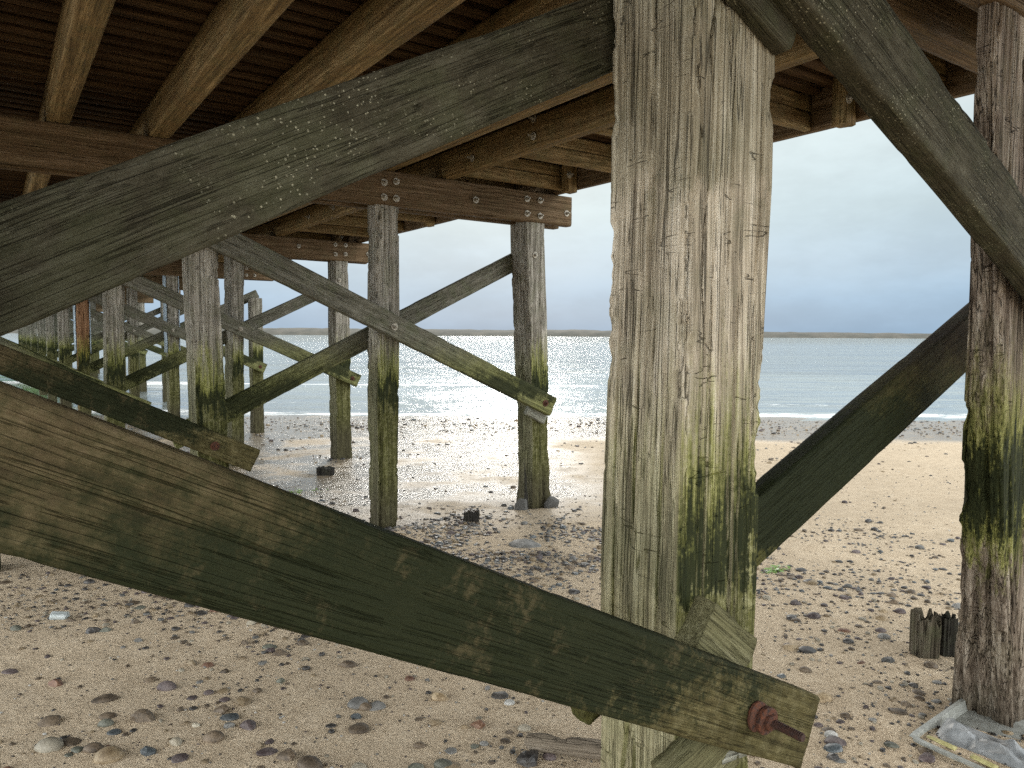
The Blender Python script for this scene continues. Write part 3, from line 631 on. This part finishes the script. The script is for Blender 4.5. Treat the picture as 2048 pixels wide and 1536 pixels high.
UNIQUE_STONES = [
    (0.110, 2.873, 0.093, 'round', 'beige', 'pale beige oblong cobble, biggest on the sand in the near left corner'),
    (0.267, 2.684, 0.092, 'round', 'tan', 'tan speckled rounded cobble near the bottom edge, right of the beige oblong one'),
    (0.383, 2.642, 0.065, 'angular', 'blue', 'blue black angular stone right of the tan speckled cobble'),
    (0.412, 2.919, 0.103, 'angular', 'brown', 'wedge shaped brown stone standing up from the near left sand'),
    (0.122, 3.096, 0.092, 'flat', 'brown', 'flat dark brown triangular stone half sunk above the beige cobble'),
    (0.288, 2.959, 0.057, 'round', 'green', 'round grey green stone left of the brown wedge stone'),
    (0.302, 2.873, 0.055, 'flat', 'blue', 'bluish white flat pebble just below the grey green stone'),
    (0.230, 2.766, 0.066, 'round', 'brown', 'smooth brown stone leaning between the tan and beige cobbles'),
    (0.188, 2.796, 0.047, 'flat', 'green', 'small mossy green stone right of the beige oblong cobble'),
    (0.176, 2.874, 0.073, 'flat', 'brown', 'striated brown slab touching the beige oblong cobble'),
    (0.306, 3.200, 0.098, 'flat', 'brown', 'low broad brown stone half buried above the grey green stone'),
    (0.529, 3.177, 0.082, 'round', 'purple', 'dark purple stone lying right of the low broad brown stone'),
    (0.164, 3.482, 0.069, 'angular', 'red', 'orange rusty stone in the sand at left under the lower brace'),
    (0.468, 2.658, 0.054, 'angular', 'beige', 'mottled cream and black stone right of the blue black one'),
    (0.456, 2.544, 0.059, 'flat', 'purple', 'flat purplish brown stone at the bottom below the mottled one'),
    (0.725, 3.332, 0.061, 'angular', 'red', 'dark red three cornered stone beneath the middle of the lower brace'),
    (0.667, 2.756, 0.078, 'flat', 'blue', 'flat slate blue stone against a rough brown stone'),
    (0.665, 2.840, 0.068, 'angular', 'brown', 'rough brown stone behind the flat slate blue one'),
    (0.707, 2.646, 0.070, 'angular', 'purple', 'pinkish brown broken stone right of the slate blue one'),
    (0.581, 2.626, 0.074, 'round', 'brown', 'brown rounded stone left of centre near the bottom, below the slate'),
    (1.061, 2.510, 0.050, 'angular', 'blue', 'blue shell like stone standing at the end of a brown stone row'),
    (1.035, 2.420, 0.081, 'flat', 'brown', 'long low brown stone under the blue shell like one'),
    (1.162, 2.548, 0.082, 'flat', 'grey', 'flat grey stone with a pale pebble at its right end'),
    (0.929, 2.981, 0.046, 'angular', 'green', 'small dark green grey stone alone in the middle of the near sand'),
    (0.710, 2.436, 0.072, 'flat', 'purple', 'flat mussel dark stone near the bottom, left of centre'),
    (0.759, 2.371, 0.075, 'angular', 'brown', 'ridged brown stone right of the mussel dark one'),
    (0.798, 2.272, 0.091, 'round', 'brown', 'large dark brown stone at the bottom edge left of centre'),
    (0.933, 2.176, 0.064, 'angular', 'beige', 'pale pinkish pointed stone at the bottom edge'),
    (0.646, 2.685, 0.048, 'angular', 'grey', 'grey pointed stone below the slate blue one'),
    (1.407, 1.898, 0.102, 'angular', 'dark', 'biggest dark lumpy rock at the bottom left of the thick pile'),
    (1.159, 2.030, 0.069, 'round', 'green', 'smooth grey green rounded cobble at the bottom edge in the middle'),
    (1.399, 2.194, 0.065, 'angular', 'red', 'bright rusty orange stone between two dark ones, middle of the near sand'),
    (1.523, 2.086, 0.051, 'round', 'beige', 'pale cream oval pebble right of the rusty orange stone'),
    (1.596, 2.284, 0.044, 'round', 'white', 'white pebble close under the edge of the lower brace'),
    (1.393, 2.474, 0.071, 'round', 'tan', 'pinkish tan oval stone left of the white pebble'),
    (1.600, 2.355, 0.071, 'flat', 'dark', 'dark flat stone tucked under the lower brace edge'),
    (1.481, 1.884, 0.049, 'round', 'purple', 'dark purple round stone beside the biggest dark rock'),
    (1.279, 2.297, 0.057, 'angular', 'tan', 'olive tan block shaped stone left of the rusty orange stone'),
    (1.154, 2.189, 0.042, 'round', 'brown', 'small brown round stone at the end of the brown stone row'),
    (1.079, 2.072, 0.064, 'flat', 'green', 'pale grey green flat stone left of the smooth green cobble'),
    (1.380, 2.697, 0.051, 'angular', 'red', 'brick red chip just below the lower brace in the middle'),
    (4.256, 2.193, 0.059, 'round', 'brown', 'brown ball shaped stone in the stone line left of the splintered stump'),
    (4.420, 2.168, 0.057, 'round', 'brown', 'dark brown block stone right of the ball shaped stone'),
    (3.936, 2.070, 0.046, 'round', 'tan', 'tan ball shaped pebble alone in front of the stone line'),
    (4.000, 2.011, 0.061, 'round', 'purple', 'pair sized purple brown stone right of the tan ball shaped pebble'),
    (3.073, 1.961, 0.086, 'flat', 'dark', 'flat black stone lowest in the cluster right of the thick pile'),
    (3.331, 1.916, 0.054, 'round', 'dark', 'black round stone right of the flat black one'),
    (2.645, 1.620, 0.075, 'round', 'tan', 'tan brown stone touching the cut end of the lower brace'),
    (2.315, 1.371, 0.073, 'flat', 'blue', 'long blue grey flat stone at lower right below the rusty bolt end'),
    (2.397, 1.431, 0.048, 'round', 'white', 'white grey stone just above the long blue grey one'),
    (2.847, 1.828, 0.051, 'round', 'brown', 'round brown stone above the brace end near the thick pile'),
    (2.703, 1.844, 0.045, 'angular', 'blue', 'blue grey pointed stone against the upper edge of the brace end'),
    (2.578, 1.482, 0.046, 'angular', 'brown', 'brown angular stone right of the cut brace end'),
    (3.329, 1.532, 0.059, 'round', 'brown', 'brown stone in front of the splintered stump'),
    (3.224, 4.422, 0.244, 'flat', 'grey', 'big flat grey stone sunk in the stony patch below the outer pile'),
    (4.850, 6.371, 0.086, 'round', 'brown', 'lone brown stone on the wet sand right of the outer pile'),
]
for (x, y, w, kind, colr, label) in UNIQUE_STONES: pebble(x, y, w, kind, colr, label, rng=random.Random(int(x * 1000) + int(y * 777)))

def litter():
    # driftwood at the foot of the thick pile
    dr = link('driftwood_piece', beam_mesh(.30, .055, .05, 30, 91, 3.5, .018, 28, 'driftwood'), M_DRIFT, None, (1.42, 1.93, .225), (.2, .05, -.75)); tag(dr, 'weathered brown driftwood piece lying at the foot of the thick pale pile', 'driftwood')
    # concrete lump and angle at the foot of the outer pile
    c = link('concrete_lump', rock_mesh(77, 'angular'), M_CONC, None, (4.02, 5.56, -.02), (0, 0, .4), (.17, .15, .20)); tag(c, 'rough grey concrete lump against the foot of the splintered outer pile', 'concrete')
    c = link('concrete_wedge', rock_mesh(78, 'angular'), M_CONC, None, (4.36, 5.55, -.01), (0, .3, -.3), (.17, .10, .17)); tag(c, 'pale triangular concrete wedge on the right of the outer pile foot', 'concrete')
    # moulded tray under the split pile
    t = empty('plastic_tray', (2.78, 1.08, .17)); tag(t, 'shallow pale plastic tray round the foot of the split pile, holding grey rubble', 'tray')
    a = [(2.578, 1.232), (3.22, 1.26), (3.22, .70), (2.568, .72)]
    def walls(name, pts, h, th, z, mat):
        bm = bmesh.new(); n = len(pts); cx = sum(p[0] for p in pts) / n; cy = sum(p[1] for p in pts) / n; R4 = []
        P = []
        for i in range(n):
            p, q, r = pts[i - 1], pts[i], pts[(i + 1) % n]
            for f in (.93, 1.0, .93):
                if f == 1: P.append((q[0] * .985 + cx * .015, q[1] * .985 + cy * .015))
                else:
                    o_ = p if len(P) % 3 == 0 else r; P.append((q[0] * .93 + o_[0] * .07, q[1] * .93 + o_[1] * .07))
        for k, zz in ((1.0, 0), (1.03, h), (1.06, h + .004), (1.0, h + .004), (.97, .01)):
            R4.append([bm.verts.new((cx + (x - cx) * k, cy + (y - cy) * k, z + zz)) for x, y in P])
        m = len(P)
        for A_, B_ in zip(R4, R4[1:]):
            for i in range(m): bm.faces.new((A_[i], A_[(i + 1) % m], B_[(i + 1) % m], B_[i]))
        bm.faces.new(R4[-1]); bm.faces.new(list(reversed(R4[0])))
        return link(name, bm_mesh(name, bm), mat, t)
    walls('tray_rim', a, .045, .01, .17, M_PLAST)
    xs = np.linspace(0, 1, 26); V = []
    for u in xs:
        for v in xs:
            px = (1 - v) * ((1 - u) * 2.625 + u * 2.80) + v * ((1 - u) * 2.66 + u * 2.80); py = (1 - v) * ((1 - u) * 1.20 + u * 1.225) + v * ((1 - u) * .86 + u * .98)
            e = min(u, 1 - u, v, 1 - v); V.append((px, py, .20 + .030 * min(1, e * 6) * (.5 + float(fbm(u * 1.6, v * 2.4, 4, 3)) * 1.8) + .02 * u))
    sh = link('crumpled_sheet', mesh_np('sheet', V, grid_faces(26, 26), False), M_SHEET, None); tag(sh, 'crumpled light grey sheet lying inside the plastic tray', 'sheet')
    for k, (x, y, ang, L) in enumerate(((2.592, 1.20, -1.45, .09), (2.590, 1.06, -1.5, .08), (2.585, .95, -1.6, .12))):
        s = link('yellow_strip', beam_mesh(L, .02, .008, 8, 95 + k, .8, .002, 16, 'strip'), M_YELL, None, (x, y, .226 - k * .002), (.1, .1, ang)); tag(s, ['faded yellow strip at the left tip of the plastic tray', 'short faded yellow strip in the middle of the tray edge', 'faded yellow strip at the bottom right of the tray edge'][k], 'strip', 'yellow strips in the tray')
    pl = link('plastic_scrap', beam_mesh(.075, .05, .03, 10, 97, 2., .012, 24, 'scrap'), plain('pale_plastic_scrap', (.34, .38, .37), (.48, .52, .52), 30, .4), None, (.19, 4.42, .13), (.2, .1, -.4)); tag(pl, 'pale white plastic scrap among the stones below the lower brace, at left', 'scrap')
    # seaweed
    def weed(name, x, y, r, n, mat, seed, label):
        rng = random.Random(seed); V = []; F = []
        for k in range(n):
            px, py = x + rng.gauss(0, r), y + rng.gauss(0, r * .5); L = rng.uniform(.02, .06); a_ = rng.uniform(0, 6.3); w_ = rng.uniform(.006, .014); b = len(V); z = float(ground_z(px, py))
            for j in range(4):
                f = j / 3; hx = px + L * f * math.cos(a_ + f * .8); hy = py + L * f * math.sin(a_ + f * .8); zz = z + .004 + .010 * math.sin(f * 3) * rng.random()
                V += [(hx - w_ * math.sin(a_), hy + w_ * math.cos(a_), zz), (hx + w_ * math.sin(a_), hy - w_ * math.cos(a_), zz + .003)]
            F += [(b + 2 * j, b + 2 * j + 1, b + 2 * j + 3, b + 2 * j + 2) for j in range(3)]
        o = link(name, mesh_np(name, V, F), mat); tag(o, label, 'seaweed'); return o
    weed('seaweed', 4.19, 2.94, .05, 40, M_WEED, 1, 'bright green seaweed tuft on the sand just right of the thick pile')
    tag(weed('seaweed_smear', 2.5, 7.6, .16, 60, M_WEED, 2, 'pale green weed smear on the wet sand below the low dark stump'), kind='stuff')
    weed('seaweed', 3.38, 5.43, .045, 70, M_DWEED, 3, 'dark brown weed heaped on the short black stump').location.z = .085
litter()

# ------------------------------------------------------------------ pebbles: the largest as objects, the rest as one scatter
def in_frame(x, y, z):
    p = np.array([x, y]); dd = p @ FH; xx = p @ RT
    if dd < .8: return None
    return 1024 + 1480 * xx / dd, 671 + 1480 * (EYE - z) / dd, dd
def density(px, py, d, xx):
    """How thick the stones lie, after the patches in the photograph, as a function of place on the beach (d down the beach, xx along it)."""
    n = .5 + fbm(xx * 1.7, d * 1.3, 50, 3); n2 = .5 + fbm(xx * .8, d * .6, 52, 3)
    v = .05 + .7 * max(0, n - .45)
    for (px_, py_) in SCOUR[:8]:
        r2 = (FH[0] * d + RT[0] * xx - px_) ** 2 + (FH[1] * d + RT[1] * xx - py_) ** 2; v += 1.2 * math.exp(-r2 / .09)
    if 2.9 < d < 4.9 and -3.6 < xx < -.35: v += 1.5 * math.exp(-((d - 3.9) / .55) ** 2) * max(0, n + .25)          # band at left below the brace
    if d > 3.8 and -1.3 < xx < .85: v += 5.0 * math.exp(-((d - 5.1) / .9) ** 2) * max(0, n + .1)                    # patch behind the brace
    if d > 5.5 and -2.4 < xx < .7: v += 1.4 * max(0, n) * math.exp(-((d - 6.4) / 1.2) ** 2)
    if xx > 1.1: v += 3.4 * math.exp(-((d - 4.7) / 1.2) ** 2) * max(0, n - .30) + .5 * math.exp(-((d - 7.5) / 2.5) ** 2) * max(0, n - .4)
    if d > 14.2: v = 3.0 * math.exp(-((d - 16.2) / 1.3) ** 2) * (1 if xx > 4 else .45)
    return v
COLS = ['tan', 'beige', 'brown', 'grey', 'dark', 'red', 'blue', 'green', 'purple', 'white']
def scatter():
    rng = random.Random(21); cand = []
    tries = 0
    while len(cand) < 9500 and tries < 700000:
        tries += 1
        d = 2.2 + 15.6 * rng.random() ** 1.5; xx = d * rng.uniform(-.74, .74)
        if d > 14.2 and rng.random() < .3: pass
        if rng.random() > density(0, 0, d, xx) * (d / 9) ** .35: continue
        x = FH[0] * d + RT[0] * xx; y = FH[1] * d + RT[1] * xx
        s = .011 * math.exp(rng.gauss(.22, .58)); s = min(s, .06)
        if d > 10: s *= 1.5
        cand.append((s / d, x, y, s, d, xx))
    for (d0, d1, x0, x1, num, med) in ((4.25, 6.9, -1.25, .84, 2300, .015), (3.5, 4.6, -3.3, -.9, 420, .013), (3.9, 6.6, 1.15, 3.6, 700, .013)):
        k = 0
        while k < num:
            d = d0 + (d1 - d0) * rng.random(); xx = x0 + (x1 - x0) * rng.random()
            e = min((d - d0) / .5, (d1 - d) / .8, (xx - x0) / .5, 1)
            if rng.random() > e * max(0, min(1, (.5 + float(fbm(xx * 2.3, d * 2.0, 70, 3)) - .30) * 2.2)): k += .12; continue
            s = min(med * math.exp(rng.gauss(.1, .5)), .05); k += 1
            cand.append((s / d, FH[0] * d + RT[0] * xx, FH[1] * d + RT[1] * xx, s, d, xx))
    cand.sort(reverse=True)
    big = []; rest = []
    for c in cand:
        ok = len(big) < 235 and c[4] < 9.5
        (big if ok else rest).append(c)
    for (_, x, y, s, d, xx) in big:
        darker_mix = d > 4.2  # stones farther down the beach get the darker colour mix
        colr = rng.choice(['brown', 'brown', 'grey', 'dark', 'dark', 'purple', 'tan'] if darker_mix else ['tan', 'beige', 'brown', 'brown', 'brown', 'grey', 'grey', 'red', 'green', 'dark', 'dark', 'purple', 'purple'])
        kind = rng.choice(['round', 'flat', 'flat', 'angular', 'angular'])
        size = 'small' if s < .034 else 'larger'
        cn = {'tan': 'tan', 'beige': 'beige', 'brown': 'brown', 'grey': 'grey', 'dark': 'blackish', 'red': 'rusty red', 'blue': 'blue grey', 'green': 'greenish', 'purple': 'purplish', 'white': 'white'}[colr]
        if xx > 1.0: zone = 'on the sand right of the thick pile'
        elif d > 4.3: zone = 'in the stony patch beyond the lower brace'
        elif xx < -.9 and d > 3.1: zone = 'in the pebble band under the lower brace, at left'
        else: zone = 'on the near sand below the lower brace'
        lab = f'{size} {cn} {dict(round="rounded", flat="flat", angular="angular")[kind]} stone {zone}'
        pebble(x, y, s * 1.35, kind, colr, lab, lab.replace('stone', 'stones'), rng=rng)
    # everything smaller: one mesh
    keys = list(ST); V = []; F = []; MI = []; base = {}; base1 = {}
    for kind in ('round', 'flat', 'angular'):
        for k in range(3):
            for sub, bs in ((2, base), (1, base1)):
                me = rock_mesh(k * 13 + 5, kind, sub); bs[(kind, k)] = (np.array([v.co[:] for v in me.vertices]), [tuple(p.vertices) for p in me.polygons]); D.meshes.remove(me)
    off = 0; VV = []
    flecks = []
    for _ in range(11000):                                      # grit and flakes of shell and coal
        d = 2.2 + 8 * rng.random() ** 1.4; xx = d * rng.uniform(-.74, .74)
        if rng.random() > .35 + density(0, 0, d, xx) * .5: continue
        flecks.append((0, FH[0] * d + RT[0] * xx, FH[1] * d + RT[1] * xx, .003 + .007 * rng.random() ** 2 + .0006 * d, d, xx))
    for (q, x, y, s, d, xx) in rest + flecks:
        kind = rng.choice(['round', 'flat', 'flat', 'angular', 'angular']); co, fs = (base1 if s < .011 else base)[(kind, rng.randrange(3))]
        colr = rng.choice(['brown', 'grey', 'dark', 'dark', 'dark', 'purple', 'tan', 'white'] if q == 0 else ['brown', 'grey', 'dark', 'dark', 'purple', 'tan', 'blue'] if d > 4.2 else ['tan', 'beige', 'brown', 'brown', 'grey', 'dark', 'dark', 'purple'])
        h = {'round': .6, 'flat': .35, 'angular': .5}[kind]; a = rng.uniform(0, 6.28); ca, sa = math.cos(a), math.sin(a)
        w = s * 1.35; dw = rng.uniform(.6, .95)
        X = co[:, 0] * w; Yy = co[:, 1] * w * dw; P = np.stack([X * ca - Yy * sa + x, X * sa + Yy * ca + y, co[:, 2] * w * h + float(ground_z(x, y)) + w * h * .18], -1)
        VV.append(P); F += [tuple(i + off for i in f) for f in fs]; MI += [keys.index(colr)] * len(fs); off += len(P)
    V = np.concatenate(VV); me = mesh_np('pebbles', V, F); 
    for k_ in keys: me.materials.append(ST[k_])
    me.polygons.foreach_set('material_index', MI)
    tag(link('pebble_scatter', me), 'small pebbles and grit strewn over the sand', None, None, 'stuff')
scatter()

# ------------------------------------------------------------------ light
SUN_AZ, SUN_EL = R(33.5), R(25)          # azimuth from +Y towards +X: out over the water, a little right of the view
w = D.worlds.new('World'); SC.world = w; w.use_nodes = True
t = NT(w); t.n.clear()
out = t.node('ShaderNodeOutputWorld'); bg = t.node('ShaderNodeBackground'); t.l.new(bg.outputs[0], out.inputs[0])
sky = t.node('ShaderNodeTexSky'); sky.sky_type = 'NISHITA'; sky.sun_disc = False; sky.sun_elevation = SUN_EL; sky.sun_rotation = SUN_AZ; sky.dust_density = 2.; sky.air_density = 1.2
tc = t.node('ShaderNodeTexCoord'); dirn = t.vmath('NORMALIZE', tc.outputs['Generated']); sp = t.node('ShaderNodeSeparateXYZ'); t.put(dirn, sp.inputs[0]); el = sp.outputs[2]
cl = t.noise(t.vmath('MULTIPLY', dirn, (1.4, 1.4, 3.0)), 1.7, 6, .58); cl2 = t.noise(t.vmath('MULTIPLY', dirn, (3, 3, 8.)), 1.6, 6, .6)
elw = t.math('ADD', el, t.math('MULTIPLY', t.math('SUBTRACT', cl, .5), .07))
bank = t.ramp(t.math('MULTIPLY', elw, 2.), [(0., (.29, .45, .63)), (.1, (.36, .53, .71)), (.2, (.47, .61, .73)), (.31, (.56, .69, .75)), (.48, (.67, .78, .80)), (.70, (.92, .96, .96))])
inten = t.map(elw, .24, .60, .575, .78)
inten = t.math('MULTIPLY', inten, t.map(cl2, .3, .7, .91, 1.09))
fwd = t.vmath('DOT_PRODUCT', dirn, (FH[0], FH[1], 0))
inten = t.math('MULTIPLY', inten, t.math('ADD', 1., t.math('MULTIPLY', t.map(fwd, .62, -.35, 0., 4.6), t.map(el, .75, .28, .08, 1.))))            # unseen landward sky boosted to light under the deck; dark bank out to sea
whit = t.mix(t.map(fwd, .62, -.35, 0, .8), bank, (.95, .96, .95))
cloud = t.vmath('SCALE', whit); t.put(inten, cloud.node.inputs['Scale'])
nis = t.vmath('SCALE', sky.outputs[0]); nis.node.inputs['Scale'].default_value = .004
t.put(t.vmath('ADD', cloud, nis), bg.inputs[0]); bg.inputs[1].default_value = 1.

sl = D.lights.new('sun', 'SUN'); sl.energy = .68; sl.angle = R(10); sl.color = (1., .95, .87)
so = D.objects.new('sun', sl); COL.objects.link(so); so.location = (10, 14, 20)
to_sun = Vector((math.sin(SUN_AZ) * math.cos(SUN_EL), math.cos(SUN_AZ) * math.cos(SUN_EL), math.sin(SUN_EL))); so.rotation_euler = to_sun.to_track_quat('Z', 'Y').to_euler()

# ------------------------------------------------------------------ camera
cam = D.cameras.new('camera'); cam.sensor_width = 36.; cam.lens = 1480 / 2048 * 36; cam.clip_start = .03; cam.clip_end = 20000
co = D.objects.new('camera', cam); COL.objects.link(co); co.location = (0, 0, EYE)
pitch = R(-3.75); roll = R(.33)
fw = Vector((FH[0] * math.cos(pitch), FH[1] * math.cos(pitch), math.sin(pitch))); rt = Vector((RT[0], RT[1], 0)); up = rt.cross(fw)
rr = rt * math.cos(roll) + up * math.sin(roll); uu = up * math.cos(roll) - rt * math.sin(roll)
co.rotation_euler = Matrix((rr, uu, -fw)).transposed().to_euler(); SC.camera = co
SC.view_settings.view_transform = 'Standard'; SC.view_settings.look = 'None'; SC.view_settings.gamma = 1.; SC.view_settings.exposure = 0.78
SC.cycles.use_denoising = False; SC.cycles.max_bounces = 8; SC.cycles.diffuse_bounces = 5; SC.cycles.caustics_reflective = False; SC.cycles.sample_clamp_indirect = 6.
